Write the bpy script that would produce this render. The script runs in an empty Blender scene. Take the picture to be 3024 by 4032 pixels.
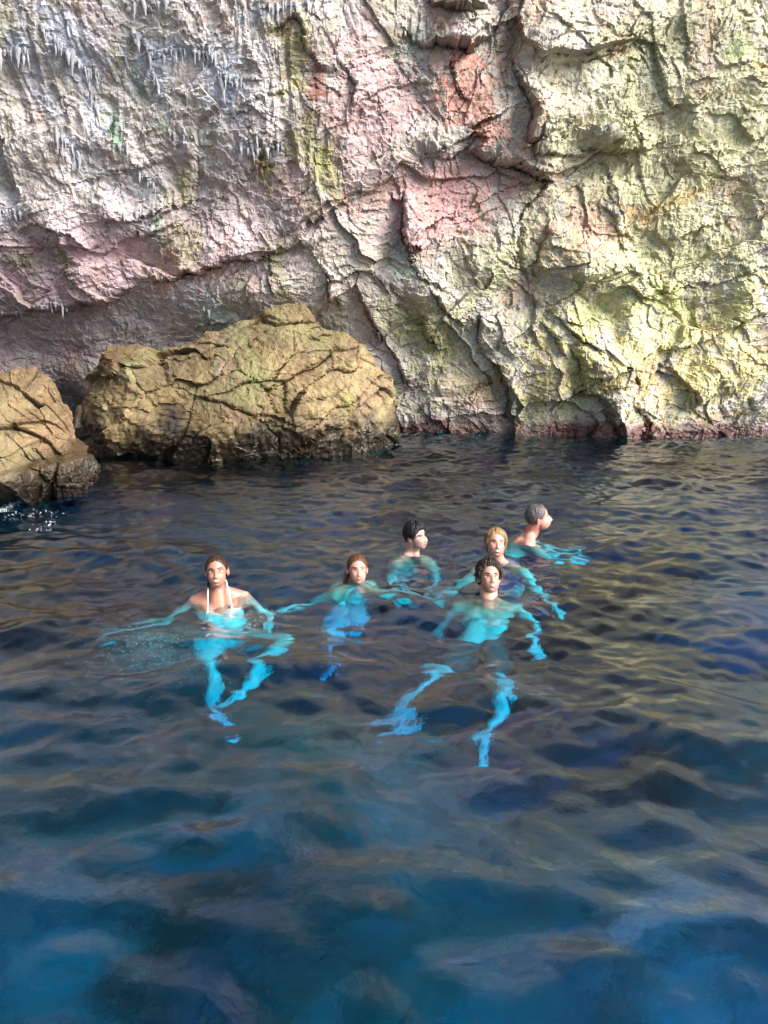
import bpy, bmesh, math, random
import numpy as np
from mathutils import Vector, Matrix, Euler
random.seed(7); rng = np.random.default_rng(11)
R = math.radians
sc = bpy.context.scene
C = sc.collection

# ------------------------------------------------------------------ camera, world, sun, exposure
F, PITCH, CAMH = 3028.0, R(17.0), 2.16            # photo focal length in px, downward pitch, eye height over water
cam_d = bpy.data.cameras.new('camera'); cam = bpy.data.objects.new('camera', cam_d); C.objects.link(cam)
cam_d.sensor_fit = 'VERTICAL'; cam_d.sensor_height = 24.0; cam_d.lens = 24.0 * F / 4032.0
cam_d.clip_start = 0.05; cam_d.clip_end = 500
cam.location = (0, 0, CAMH); cam.rotation_euler = (R(90) - PITCH, 0, 0)
sc.camera = cam

SUN_EL, SUN_AZ = R(37), R(122)                    # azimuth clockwise from +Y: light comes in over the viewer's right shoulder
to_sun = Vector((math.sin(SUN_AZ) * math.cos(SUN_EL), math.cos(SUN_AZ) * math.cos(SUN_EL), math.sin(SUN_EL)))
world = bpy.data.worlds.new('World'); sc.world = world; world.use_nodes = True
wn = world.node_tree.nodes; wl = world.node_tree.links
sky = wn.new('ShaderNodeTexSky'); sky.sky_type = 'NISHITA'; sky.sun_disc = False
sky.sun_elevation = SUN_EL; sky.sun_rotation = SUN_AZ
wn['Background'].inputs['Strength'].default_value = 0.15
wl.new(sky.outputs[0], wn['Background'].inputs['Color'])
sun_d = bpy.data.lights.new('sun', 'SUN'); sun_d.energy = 5.0; sun_d.angle = R(36); sun_d.color = (1.0, 0.965, 0.91)
sun = bpy.data.objects.new('sun', sun_d); C.objects.link(sun)
sun.location = to_sun * 40; sun.rotation_euler = to_sun.to_track_quat('Z', 'Y').to_euler()
sc.view_settings.view_transform = 'Standard'; sc.view_settings.look = 'None'
sc.view_settings.gamma = 1; sc.view_settings.use_curve_mapping = False
sc.view_settings.exposure = 1.22
sc.render.engine = 'CYCLES'
sc.cycles.use_denoising = True
sc.cycles.max_bounces = 9; sc.cycles.transmission_bounces = 8; sc.cycles.diffuse_bounces = 3; sc.cycles.glossy_bounces = 3
sc.cycles.use_adaptive_sampling = True; sc.cycles.adaptive_threshold = 0.03
sc.cycles.caustics_refractive = True; sc.cycles.caustics_reflective = False
sc.cycles.sample_clamp_indirect = 25.0

# ------------------------------------------------------------------ photo measurements -> places
def ray(px, py):
    u = (px - 1512) / F; v = (2016 - py) / F
    c, s = math.cos(PITCH), math.sin(PITCH)
    return Vector((u, c + v * s, -s + v * c))
def at_z(px, py, z):
    d = ray(px, py); t = (z - CAMH) / d.z
    return Vector((d.x * t, d.y * t, z))
def at_y(px, py, Y):
    d = ray(px, py); t = Y / d.y
    return Vector((d.x * t, Y, CAMH + d.z * t))
def uw(px, py, z):                                # a spot under water, light bent at the surface
    p = at_z(px, py, 0); d = ray(px, py).normalized()
    h = math.hypot(d.x, d.y); st = h / 1.33; k = -z * st / math.sqrt(1 - st * st) / h
    return Vector((p.x + d.x * k, p.y + d.y * k, z))

# ------------------------------------------------------------------ noise
_tr = np.random.default_rng(99)
_ang = _tr.random((256, 256)) * 2 * np.pi; _GX, _GY = np.cos(_ang).astype(np.float32).ravel(), np.sin(_ang).astype(np.float32).ravel()
_RT = _tr.random((5, 256 * 256)).astype(np.float32)
def noise2(x, y, seed=0):
    fx0, fy0 = np.floor(x), np.floor(y); fx, fy = (x - fx0).astype(np.float32), (y - fy0).astype(np.float32)
    ix = fx0.astype(np.int32) + seed * 37; iy = fy0.astype(np.int32) + seed * 91
    sx, sy = [f * f * f * (f * (f * 6 - 15) + 10) for f in (fx, fy)]
    x0, x1, y0, y1 = (ix & 255) << 8, ((ix + 1) & 255) << 8, iy & 255, (iy + 1) & 255
    def g(i, ox, oy): return _GX[i] * ox + _GY[i] * oy
    a = g(x0 + y0, fx, fy); a += (g(x1 + y0, fx - 1, fy) - a) * sx
    b = g(x0 + y1, fx, fy - 1); b += (g(x1 + y1, fx - 1, fy - 1) - b) * sx
    return (a + (b - a) * sy) * np.float32(1.5)
def fbm2(x, y, oct=4, seed=0, gain=0.5):
    s = 0; a = 1; f = 1
    for i in range(oct):
        s = s + a * noise2(x * f + i * 17.3, y * f - i * 9.1, seed + i); a *= gain; f *= 2.03
    return s
def ridge2(x, y, oct=4, seed=0):
    s = 0; a = 1; f = 1
    for i in range(oct):
        s = s + a * (1 - 2 * np.abs(noise2(x * f + i * 5.7, y * f + i * 3.3, seed + i))); a *= 0.5; f *= 2.1
    return s
def facets(x, y, seed=0, tilt=0.6, off=1.0):               # every cell is a tilted plane: broken rock faces
    fx0, fy0 = np.floor(x), np.floor(y); lx, ly = (x - fx0).astype(np.float32), (y - fy0).astype(np.float32)
    ix = fx0.astype(np.int32) + seed * 53; iy = fy0.astype(np.int32) + seed * 29
    f1 = np.full(x.shape, 9.0, np.float32); f2 = f1.copy(); pl = np.zeros(x.shape, np.float32)
    for a in (-1, 0, 1):
        for b in (-1, 0, 1):
            i = (((ix + a) & 255) << 8) + ((iy + b) & 255)
            ex = lx - a - _RT[0][i]; ey = ly - b - _RT[1][i]
            d = ex * ex + ey * ey
            v = off * (_RT[2][i] - 0.5) + tilt * 4 * ((_RT[3][i] - 0.5) * ex + (_RT[4][i] - 0.5) * ey)
            m = d < f1
            f2 = np.where(m, f1, np.minimum(f2, d)); pl = np.where(m, v, pl); f1 = np.where(m, d, f1)
    return pl, np.sqrt(f2) - np.sqrt(f1)
def sst(a, b, x):
    t = np.clip((x - a) / (b - a), 0, 1); return t * t * (3 - 2 * t)
def rot2(x, y, a):
    c, s = math.cos(a), math.sin(a); return x * c + y * s, -x * s + y * c

# ------------------------------------------------------------------ mesh + material helpers
def mesh_obj(name, verts, faces, mat, parent=None, smooth=True, col=None):
    me = bpy.data.meshes.new(name)
    verts = np.asarray(verts, dtype=np.float32); faces = np.asarray(faces, dtype=np.int32)
    nf, k = faces.shape
    me.vertices.add(len(verts)); me.vertices.foreach_set('co', verts.ravel())
    me.loops.add(nf * k); me.loops.foreach_set('vertex_index', faces.ravel())
    me.polygons.add(nf); me.polygons.foreach_set('loop_start', np.arange(0, nf * k, k, dtype=np.int32))
    me.polygons.foreach_set('use_smooth', np.full(nf, smooth))
    me.update(calc_edges=True)
    if col is not None: put_col(me, col)
    me.materials.append(mat)
    o = bpy.data.objects.new(name, me); C.objects.link(o)
    if parent: o.parent = parent
    return o
def put_col(me, col):
    a = me.color_attributes.new('Col', 'FLOAT_COLOR', 'POINT')
    c = np.ones((len(me.vertices), 4), dtype=np.float32); c[:, :3] = col; a.data.foreach_set('color', c.ravel())
def grid_faces(nu, nv):                           # index = iu*nv + iv
    i = np.arange(nu - 1)[:, None]; j = np.arange(nv - 1)[None]
    a = i * nv + j
    return np.stack([a, a + nv, a + nv + 1, a + 1], -1).reshape(-1, 4)
def tag(o, label=None, cat=None, group=None, kind=None):
    for k, v in (('label', label), ('category', cat), ('group', group), ('kind', kind)):
        if v: o[k] = v
    return o
def srgb(r, g, b):
    return np.array([((c / 12.92) if c <= 0.04045 else ((c + 0.055) / 1.055) ** 2.4) for c in (r, g, b)])

class NT:
    def __init__(self, name):
        self.m = bpy.data.materials.new(name); self.m.use_nodes = True
        self.t = self.m.node_tree; self.n = self.t.nodes; self.n.clear()
        self.out = self.n.new('ShaderNodeOutputMaterial')
    def node(self, typ, **kw):
        nd = self.n.new(typ)
        for k, v in kw.items():
            if k in nd.inputs: nd.inputs[k].default_value = v
            else: setattr(nd, k, v)
        return nd
    def link(self, a, b): self.t.links.new(a, b)
    def math(self, op, a, b=None):
        nd = self.n.new('ShaderNodeMath'); nd.operation = op
        for i, v in enumerate((a, b)):
            if v is None: continue
            if hasattr(v, 'links'): self.link(v, nd.inputs[i])
            else: nd.inputs[i].default_value = v
        return nd.outputs[0]
    def ramp(self, fac, stops):
        nd = self.n.new('ShaderNodeValToRGB'); self.link(fac, nd.inputs[0])
        e = nd.color_ramp.elements
        while len(e) < len(stops): e.new(0.5)
        for el, (p, c) in zip(e, stops): el.position = p; el.color = (c, c, c, 1) if not hasattr(c, '__len__') else (*c, 1)
        return nd.outputs[0]
    def mul(self, a, b, fac=1.0, mode='MULTIPLY'):
        nd = self.n.new('ShaderNodeMix'); nd.data_type = 'RGBA'; nd.blend_type = mode
        for i, v in ((0, fac), (6, a), (7, b)):
            if hasattr(v, 'links'): self.link(v, nd.inputs[i])
            else: nd.inputs[i].default_value = v if i == 0 else (*v, 1)
        return nd.outputs[2]

def rock_material(name, rough=0.8, bump=1.0, wet_z=0.0):
    t = NT(name); geo = t.node('ShaderNodeNewGeometry')
    at = t.node('ShaderNodeAttribute', attribute_name='Col')
    n1 = t.node('ShaderNodeTexNoise', Scale=3.1, Detail=3.0, Roughness=0.65); t.link(geo.outputs['Position'], n1.inputs['Vector'])
    n2 = t.node('ShaderNodeTexNoise', Scale=24.0, Detail=4.0, Roughness=0.72); t.link(geo.outputs['Position'], n2.inputs['Vector'])
    n3 = t.node('ShaderNodeTexNoise', Scale=80.0, Detail=2.0, Roughness=0.7); t.link(geo.outputs['Position'], n3.inputs['Vector'])
    c = t.mul(at.outputs['Color'], t.ramp(n1.outputs[0], [(0.3, 0.84), (0.52, 1.0), (0.72, 1.15)]))
    c = t.mul(c, t.ramp(n2.outputs[0], [(0.3, 0.74), (0.5, 1.0), (0.7, 1.2)]))
    # pale calcite flecks and small dark pits of the stone
    c = t.mul(c, t.ramp(n3.outputs[0], [(0.56, 1.0), (0.70, 1.45)]))
    c = t.mul(c, (0.07, 0.06, 0.05), t.ramp(n3.outputs[0], [(0.26, 0.4), (0.33, 0.0)]), 'MIX')
    sep = t.node('ShaderNodeSeparateXYZ'); t.link(geo.outputs['Position'], sep.inputs[0])
    p = t.node('ShaderNodeBsdfPrincipled', Roughness=rough); p.inputs['Specular IOR Level'].default_value = 0.35
    t.link(c, p.inputs['Base Color'])
    # damp stone near the water is glossier
    wz = t.math('ADD', sep.outputs[2], t.math('MULTIPLY', n1.outputs[0], -0.6))
    t.link(t.ramp(wz, [(0.0, 0.35), (0.30, rough)]), p.inputs['Roughness'])
    b = t.node('ShaderNodeBump', Strength=0.42 * bump, Distance=0.03); t.link(n2.outputs[0], b.inputs['Height'])
    t.link(b.outputs[0], p.inputs['Normal']); t.link(p.outputs[0], t.out.inputs[0])
    return t.m
M_WALL = rock_material('cave_limestone'); M_BOULDER = rock_material('ochre_boulder_stone', 0.75, 1.0)
M_ROOF = rock_material('roof_limestone')

# ------------------------------------------------------------------ the cave wall
def lean(x, z):                                   # the left half hangs over, the right half stands upright
    wl_ = 1 - sst(-1.5, 2.5, x)
    return wl_ * (0.30 * np.clip(z - 1.7, 0, 9) + 0.03 * np.clip(z - 1.7, 0, 9) ** 2) + (1 - wl_) * 0.07 * np.clip(z - 1, 0, 9) - wl_ * 0.55 * (1 - sst(1.0, 2.1, z))
def base_Y(x, z): return 10.85 - lean(x, z)
def wall_xz(px, py):                              # photo pixel -> place on the wall's base surface
    Y = 10.85
    for _ in range(12):
        p = at_y(px, py, Y); Y = float(base_Y(np.array(p.x), np.array(p.z)))
    return p.x, p.z
# ledges and joints: (photo polyline, proud by, falls back over, groove depth, groove width). The proud side is on the
# left hand when walking the line: above it when walking right, to its right when walking down.
FEAT = [
 ([(-300,1290),(0,1247),(125,1218),(290,1218),(482,1165),(675,1093),(868,1045),(1041,1016),(1138,987)], .34, .55, .10, .05),
 ([(-200,1000),(0,987),(260,982),(405,977),(579,929),(675,900)], .20, .25, .05, .03),
 ([(0,920),(182,884),(374,975),(447,875),(583,848),(700,815)], .16, .2, .05, .03),
 ([(592,875),(760,810),(912,747),(1021,665),(1149,538)], .17, .28, .05, .03),
 ([(483,720),(592,638),(693,629),(802,592)], .14, .2, .04, .03),
 ([(1130,912),(1294,830),(1512,730),(1603,675),(1849,583)], .16, .3, .05, .03),
 ([(1050,135),(1130,92),(1167,100),(1203,182),(1276,283)], .12, .2, .08, .04),
 ([(912,447),(1076,401),(1158,374)], .07, .15, .03, .02),
 ([(1849,583),(1922,629),(2059,656),(2168,702)], .42, .5, .12, .05),
 ([(2168,702),(2095,784),(2022,875)], .10, .2, .10, .04),
 ([(1566,757),(1580,860),(1600,984),(1640,1000)], .30, .6, .12, .035),
 ([(1603,675),(1740,600),(1831,547),(1977,447)], .14, .25, .04, .03),
 ([(2086,602),(2287,620),(2378,592),(2469,583),(2606,574)], .24, .6, .06, .03),
 ([(2013,-40),(2004,55),(1968,137),(1950,182)], .16, .4, .10, .05),
 ([(2022,180),(2013,301),(2059,392),(2095,474),(2077,583)], .32, .9, .10, .05),
 ([(2150,273),(2287,264),(2424,214),(2588,109)], .12, .9, .06, .03),
 ([(2478,383),(2460,470),(2451,547)], .02, .1, .05, .02),
 ([(1603,118),(1667,182),(1813,196),(1922,164)], .40, .35, .08, .04),
 ([(1660,-60),(1703,0),(1731,36),(1785,68),(1900,60)], .28, .25, .08, .04),
 ([(2387,665),(2396,747),(2420,800)], .10, .2, .10, .04),
 ([(2788,693),(2840,728),(2898,720),(3100,690)], .08, .2, .07, .03),
 ([(2369,820),(2415,903),(2497,948)], .12, .2, .06, .03),
 ([(2041,900),(2041,958),(2051,1045),(2089,1122)], .05, .2, .22, .05),
 ([(2160,880),(2130,1000),(2110,1090)], .22, .45, .05, .04),
 ([(1877,1240),(1880,1300),(1887,1382)], .20, .4, .12, .04),
 ([(1896,1382),(1964,1440),(2003,1527),(2003,1614),(2030,1660)], .42, .7, .16, .06),
 ([(2273,1536),(2330,1527),(2379,1614),(2437,1690),(2470,1730)], .34, .6, .14, .06),
 ([(2003,1594),(2120,1570),(2244,1536),(2340,1469),(2514,1392),(2629,1363),(2774,1324),(2890,1276),(3024,1218),(3200,1150)], .16, .35, .05, .03),
 ([(1906,1372),(2060,1315),(2138,1237),(2282,1151),(2446,1054)], .12, .3, .05, .03),
 ([(2128,1266),(2195,1382)], .14, .25, .07, .03),
 ([(2147,1218),(2263,1305),(2330,1382)], .16, .3, .07, .03),
 ([(2234,1363),(2263,1498)], .16, .3, .12, .04),
 ([(2350,1189),(2398,1237)], .10, .2, .06, .03),
 ([(2446,1459),(2480,1490),(2514,1517)], .14, .25, .12, .04),
 ([(2678,1527),(2716,1536),(2735,1604)], .16, .3, .12, .03),
 ([(2899,1565),(2928,1507),(2990,1400)], .10, .2, .12, .03),
 ([(2957,1565),(2977,1623)], .14, .2, .16, .04),
 ([(2851,1575),(2861,1662)], .10, .25, .08, .03),
 ([(2484,1594),(2543,1671),(2523,1720)], .18, .3, .12, .04),
 ([(1723,1517),(1761,1652),(1765,1720)], .18, .4, .10, .04),
 ([(1694,1662),(1839,1633),(2022,1633)], .12, .2, .05, .03),
 ([(1482,1093),(1597,1218),(1680,1300),(1700,1340)], .14, .4, .07, .03),
 ([(1694,1150),(1732,1208),(1800,1266)], .12, .3, .07, .03),
 ([(1675,1266),(1684,1334),(1732,1372)], .16, .3, .09, .03),
 ([(1600,984),(1660,1090),(1740,1130)], .12, .3, .07, .03),
 ([(1190,950),(1240,1030),(1300,1110),(1330,1200)], .18, .3, .10, .04),
 ([(1420,1180),(1480,1300),(1560,1420),(1630,1540)], .20, .4, .10, .04),
 ([(980,1110),(985,1200),(960,1260)], .14, .2, .08, .03),
 ([(1290,1130),(1400,1060),(1490,1050)], .14, .3, .06, .03),
 ([(1080,980),(1060,1080),(1090,1160)], .10, .2, .07, .03),
 ([(300,740),(420,700),(540,690)], .06, .2, .03, .02),
 ([(0,640),(180,690),(330,740)], .05, .2, .02, .02),
 ([(2600,960),(2750,900),(3024,830)], .08, .3, .03, .02),
 ([(2446,1054),(2600,1130),(2780,1120),(3024,1040)], .08, .3, .03, .02),
 ([(2545,980),(2600,1090),(2590,1170)], .06, .3, .04, .02),
 ([(1800,960),(1840,1060),(1900,1130)], .08, .2, .05, .03),
 ([(1330,240),(1420,330),(1400,430)], .08, .2, .04, .03),
 ([(1590,400),(1640,480),(1600,560)], .10, .25, .05, .03),
 ([(1770,240),(1800,330),(1840,420)], .08, .2, .06, .03),
]
_feat = []
for pts, A, w, g, gw in FEAT:
    _feat.append((np.array([wall_xz(*p) for p in pts]), A, w, g, gw))
def features(x, z):
    j1, _ = facets(x * 3.2, z * 3.2, 71, 0.5); j2, _ = facets(x * 3.2, z * 3.2, 81, 0.5)
    k1, _ = facets(x * 10, z * 10, 72, 0.5); k2, _ = facets(x * 10, z * 10, 82, 0.5)
    xw = x + 0.06 * noise2(x * 2.3, z * 2.3, 71) + 0.06 * j1 + 0.022 * k1 + 0.012 * noise2(x * 21, z * 21, 73)
    zw = z + 0.06 * noise2(x * 2.3, z * 2.3, 81) + 0.06 * j2 + 0.022 * k2 + 0.012 * noise2(x * 21, z * 21, 83)
    out = np.zeros(x.shape)
    for P, A, w, g, gw in _feat:
        mg = 4 * w + 0.25
        idx = np.nonzero((xw > P[:, 0].min() - mg) & (xw < P[:, 0].max() + mg) & (zw > P[:, 1].min() - mg) & (zw < P[:, 1].max() + mg))[0]
        if not len(idx): continue
        qx, qz = xw[idx], zw[idx]
        best = np.full(len(idx), 1e9); sd = np.zeros(len(idx)); tt = np.zeros(len(idx))
        seg = np.diff(P, axis=0); Ls = np.hypot(seg[:, 0], seg[:, 1]); cum = np.concatenate([[0], np.cumsum(Ls)]); tot = cum[-1]
        for k in range(len(seg)):
            ax, az = P[k]; dx, dz = seg[k]; L = Ls[k] + 1e-9
            t = ((qx - ax) * dx + (qz - az) * dz) / L ** 2
            tc = np.clip(t, 0, 1)
            d = np.hypot(qx - ax - tc * dx, qz - az - tc * dz)
            s = ((qz - az) * dx - (qx - ax) * dz) / L
            m = d < best
            best = np.where(m, d, best); sd = np.where(m, np.sign(s) * d, sd); tt = np.where(m, (cum[k] + t * L) / tot, tt)
        end = sst(-0.12, 0.16, tt) * (1 - sst(0.84, 1.12, tt))
        off = np.where(sd > 0, 0.85 * A * np.exp(-np.clip(sd, 0, 9) / (1.9 * w)), 0) - 0.55 * g * np.exp(-(sd / (0.6 * gw)) ** 2)
        out[idx] += off * end * np.clip(0.72 + 0.9 * noise2(qx * 1.4, qz * 1.4, 77), 0.12, 1.25)
    return out
def wall_out(x, z):                               # how far the stone stands out of the base surface
    wx = x + 0.25 * fbm2(x * 0.9, z * 0.9, 3, 5); wz = z + 0.25 * fbm2(x * 0.9 + 40, z * 0.9, 3, 6)
    o = 0.16 * fbm2(x * 0.45, z * 0.45, 3, 1)
    bx, bz = rot2(wx, wz, R(27))
    pl, e = facets(bx * 0.5, bz * 1.0, 21, 0.75, 0.4); o = o + 0.14 * pl
    jx, jz = rot2(wx, wz, R(-55))
    right = sst(-1.2, 0.8, x)
    pl, e = facets(jx * 1.5, jz * 3.6, 22, 0.9); o = o + (0.010 + 0.022 * right) * pl
    pl, e = facets(bx * 4.5, bz * 7.0, 23, 0.9, 0.6); o = o + 0.016 * pl
    px_, pz_ = rot2(x + 0.03 * noise2(x * 6, z * 6, 31), z + 0.03 * noise2(x * 6, z * 6, 32), R(20))
    pl, e = facets(px_ * 9, pz_ * 13, 24, 1.0); o = o + 0.011 * pl
    pl, e = facets(jx * 20, jz * 26, 25, 1.0); o = o + 0.005 * pl
    o = o + 0.011 * ridge2(bx * 1.6, bz * 3.6, 4, 41) + 0.006 * fbm2(x * 14, z * 14, 3, 51, 0.6)
    # flowstone curtains of the upper left: upright flutes
    fl = (1 - sst(-1.2, 0.2, x)) * sst(2.6, 3.4, z)
    o = o + fl * sst(-0.2, 0.5, fbm2(x * 0.9, z * 0.6, 3, 64)) * 0.035 * ridge2(x * 5 + 0.5 * noise2(x * 3, z * 1.5, 61), z * 1.1, 3, 62)
    hx, hz = wall_xz(215, 1660); o = o - 0.9 * np.exp(-((x - hx) / 0.5) ** 2 - ((z - hz) / 0.45) ** 2)
    return o + features(x, z)
def wall_Y(x, z): return base_Y(x, z) - wall_out(x, z)

# stone colours, with warm bounce light lower right and brightening upper left painted in: (photo x, y, half-width, half-height, tilt deg, colour, strength)
G = srgb
BLOBS = [
 (2600,800,800,1100,0,G(.74,.72,.56),.85), (500,900,1300,700,-15,G(.73,.66,.68),.75), (1500,700,500,600,0,G(.74,.66,.65),.6),
 (400,300,900,500,0,G(.80,.78,.77),.85), (300,500,500,300,0,G(.75,.72,.68),.6),
 (350,1120,650,180,-12,G(.72,.62,.64),.9), (300,1400,500,160,0,G(.62,.55,.56),.8), (900,900,350,120,-20,G(.75,.68,.68),.7),
 (1300,720,300,150,-15,G(.70,.62,.60),.7), (1350,1000,260,130,-30,G(.73,.70,.64),.7),
 (1760,820,290,150,-10,G(.77,.60,.59),.9), (1450,420,230,260,0,G(.74,.62,.61),.8), (1700,560,250,70,-20,G(.69,.67,.62),.6),
 (1860,370,150,150,30,G(.70,.50,.44),.9), (1820,235,140,35,-5,G(.66,.44,.38),.8), (1760,420,80,110,0,G(.72,.50,.44),.8),
 (1245,340,55,100,0,G(.47,.27,.20),1.), (1225,480,60,60,0,G(.44,.33,.22),.9), (1920,550,70,45,-30,G(.66,.44,.39),.8),
 (2000,190,60,180,15,G(.55,.44,.38),.8), (1740,70,60,70,20,G(.66,.48,.42),.8), (1850,60,160,60,10,G(.58,.54,.52),.8),
 (2485,845,110,40,20,G(.70,.47,.32),.9), (2300,920,170,130,0,G(.74,.58,.52),.85), (2150,690,160,50,15,G(.66,.55,.52),.7),
 (2050,1050,120,150,0,G(.60,.54,.42),.7), (2700,770,220,40,-25,G(.75,.62,.36),.8), (2480,70,80,50,30,G(.66,.52,.42),.6),
 (1165,210,55,190,8,G(.64,.62,.40),.85), (1090,110,70,40,0,G(.64,.63,.34),.8), (1210,570,120,70,30,G(.62,.61,.42),.8), (1035,625,50,60,0,G(.36,.38,.16),.9),
 (730,745,50,80,0,G(.52,.50,.27),.8), (300,1075,35,85,-25,G(.36,.37,.20),.9), (90,1030,80,25,0,G(.42,.41,.28),.8), (720,960,90,90,0,G(.60,.58,.38),.7),
 (1050,700,20,90,0,G(.58,.58,.33),.7), (1300,690,40,110,-20,G(.56,.57,.30),.7), (1100,1090,45,120,-10,G(.50,.50,.28),.7),
 (527,285,26,75,0,G(.45,.58,.46),.8), (468,535,20,85,-5,G(.45,.60,.48),.9), (650,500,20,40,30,G(.48,.58,.46),.7),
 (1605,165,80,70,30,G(.52,.64,.58),.8), (850,1240,80,80,0,G(.55,.66,.58),.7), (1590,1070,70,50,0,G(.60,.71,.64),.7), (1560,1000,50,60,0,G(.60,.68,.60),.5), (620,930,40,50,0,G(.58,.66,.62),.7),
 (310,180,170,110,20,G(.76,.79,.85),.95), (70,190,90,55,0,G(.72,.75,.81),.9), (650,190,200,45,0,G(.74,.77,.83),.9), (880,340,90,110,0,G(.73,.76,.82),.9),
 (350,400,45,150,0,G(.76,.77,.82),.8), (185,400,60,90,-20,G(.74,.74,.80),.6), (310,620,50,110,-10,G(.75,.75,.81),.8), (740,560,70,35,0,G(.76,.76,.81),.9), (560,750,90,60,-20,G(.74,.75,.78),.8), (620,350,50,110,0,G(.74,.77,.82),.6),
 (700,1200,250,55,-15,G(.66,.67,.69),.7), (1050,50,130,45,0,G(.72,.74,.77),.7), (20,820,80,60,0,G(.70,.72,.75),.7),
 (2550,350,480,330,0,G(.70,.69,.59),.8), (2650,650,350,200,0,G(.72,.69,.56),.7), (2900,400,200,350,0,G(.79,.77,.62),.7),
 (2650,150,300,70,-8,G(.58,.56,.45),.8), (2900,200,90,50,0,G(.56,.62,.42),.7), (2990,270,60,60,0,G(.76,.66,.45),.7),
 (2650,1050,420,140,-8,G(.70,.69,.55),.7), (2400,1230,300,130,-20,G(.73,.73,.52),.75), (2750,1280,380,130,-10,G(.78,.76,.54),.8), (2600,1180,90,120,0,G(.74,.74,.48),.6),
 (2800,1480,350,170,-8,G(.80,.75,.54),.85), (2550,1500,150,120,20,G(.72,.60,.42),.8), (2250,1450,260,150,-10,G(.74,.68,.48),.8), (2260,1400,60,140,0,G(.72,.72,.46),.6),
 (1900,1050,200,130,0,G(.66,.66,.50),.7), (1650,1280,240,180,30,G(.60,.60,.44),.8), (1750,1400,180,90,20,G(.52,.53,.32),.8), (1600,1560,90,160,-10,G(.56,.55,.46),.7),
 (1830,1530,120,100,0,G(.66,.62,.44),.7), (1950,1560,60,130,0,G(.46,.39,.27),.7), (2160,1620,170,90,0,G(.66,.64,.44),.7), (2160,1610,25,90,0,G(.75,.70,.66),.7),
 (1550,1420,40,160,-28,G(.72,.66,.68),.7), (2850,1640,250,40,-5,G(.66,.60,.40),.7), (1840,1670,200,45,0,G(.45,.33,.27),.9),
 (2300,1690,260,45,0,G(.50,.33,.32),.9), (2800,1710,400,40,0,G(.42,.24,.26),1.), (1650,1700,300,30,0,G(.40,.28,.26),.9),
]
def blob_colour(x, z, base, blobs, to):
    n = fbm2(x * 2.2, z * 2.2, 4, 91, 0.6); nf = fbm2(x * 9, z * 9, 4, 92, 0.65)
    col = np.tile(base, (len(x), 1)) * (1 + 0.10 * n)[:, None]
    for px, py, rx, ry, ang, c, st in blobs:
        cx, cz = to(px, py); ex, ez = to(px + 60, py - 60); k = (ex - cx) / 60
        dx, dz = rot2(x - cx, z - cz, -R(ang))
        r = np.sqrt((dx / (rx * k)) ** 2 + (dz / (ry * k)) ** 2)
        w = (st if rx > 200 else st * 0.82) * sst(0, 1, (1.25 - r) + 0.50 * n + 0.55 * nf)
        idx = w > 0.003
        col[idx] += (c - col[idx]) * w[idx, None]
    # rust and algae streaks scattered through the stone
    s1 = sst(0.35, 0.8, fbm2(x * 1.4 + 9, z * 1.1, 5, 95, 0.65)); s2 = sst(0.35, 0.8, fbm2(x * 1.8 - 30, z * 0.9, 5, 96, 0.65))
    col = col + (srgb(.66, .50, .43) - col) * (0.35 * s1)[:, None]; col = col + (srgb(.60, .60, .42) - col) * (0.35 * s2)[:, None]
    m_ = col.mean(1, keepdims=True); col = (m_ + (col - m_) * 1.05) * 0.76
    return np.clip(col * (1 + 0.12 * nf)[:, None], 0.01, 0.9)
xs = np.concatenate([np.linspace(-12, -6.1, 50)[:-1], np.linspace(-6.1, 6.1, 800), np.linspace(6.1, 15, 70)[1:]])
zs = np.concatenate([np.linspace(-7, -0.25, 40)[:-1], np.linspace(-0.25, 6.0, 425), np.linspace(6.0, 9.5, 60)[1:]])
X, Z = [a.ravel() for a in np.meshgrid(xs, zs, indexing='ij')]
Yw = wall_Y(X, Z)
Yw -= 0.06 * np.clip(Z - 6, 0, 9) ** 2.4 * 1.0                      # springs over into the roof
Yw -= 0.05 * np.clip(-7 - X, 0, 9) ** 2
Yw += 0.03 * np.clip(X - 7, 0, 9) ** 2
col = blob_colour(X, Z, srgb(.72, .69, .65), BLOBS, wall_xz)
tide = sst(0.30, 0.02, Z + 0.10 * fbm2(X * 2, Z * 2, 3, 97))         # dark red-brown weed line at the water
col = col + (srgb(.30, .19, .17) - col) * (tide * 0.85)[:, None]
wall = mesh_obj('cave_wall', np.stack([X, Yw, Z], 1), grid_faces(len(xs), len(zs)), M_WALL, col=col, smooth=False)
tag(wall, kind='structure', label='craggy pink, grey and yellow-green limestone wall of the sea cave')

# ------------------------------------------------------------------ roof and far side of the cave (out of frame, seen in the water)
def coarse(name, fx, nu, nv, col, mat):
    u, v = [a.ravel() for a in np.meshgrid(np.linspace(0, 1, nu), np.linspace(0, 1, nv), indexing='ij')]
    P = fx(u, v)
    o = mesh_obj(name, P, grid_faces(nu, nv), mat, col=np.tile(col, (len(u), 1)) * (1 + 0.25 * fbm2(u * 9, v * 9, 4, 7))[:, None])
    return tag(o, kind='structure')
def roof_f(u, v):                                   # a steep vault that climbs from the wall towards the mouth
    x = -14 + 24 * u; y = 10.6 - 5.6 * v
    z = 7.0 + 1.25 * (10.6 - y) + 0.25 * (x + 4) + 0.5 * fbm2(x * 0.5, y * 0.5, 4, 3) + 0.35 * ridge2(x * 0.6, y * 0.6, 4, 8)
    return np.stack([x, y, z], 1)
coarse('cave_roof', roof_f, 160, 120, srgb(.64, .64, .60), M_ROOF)
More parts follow.
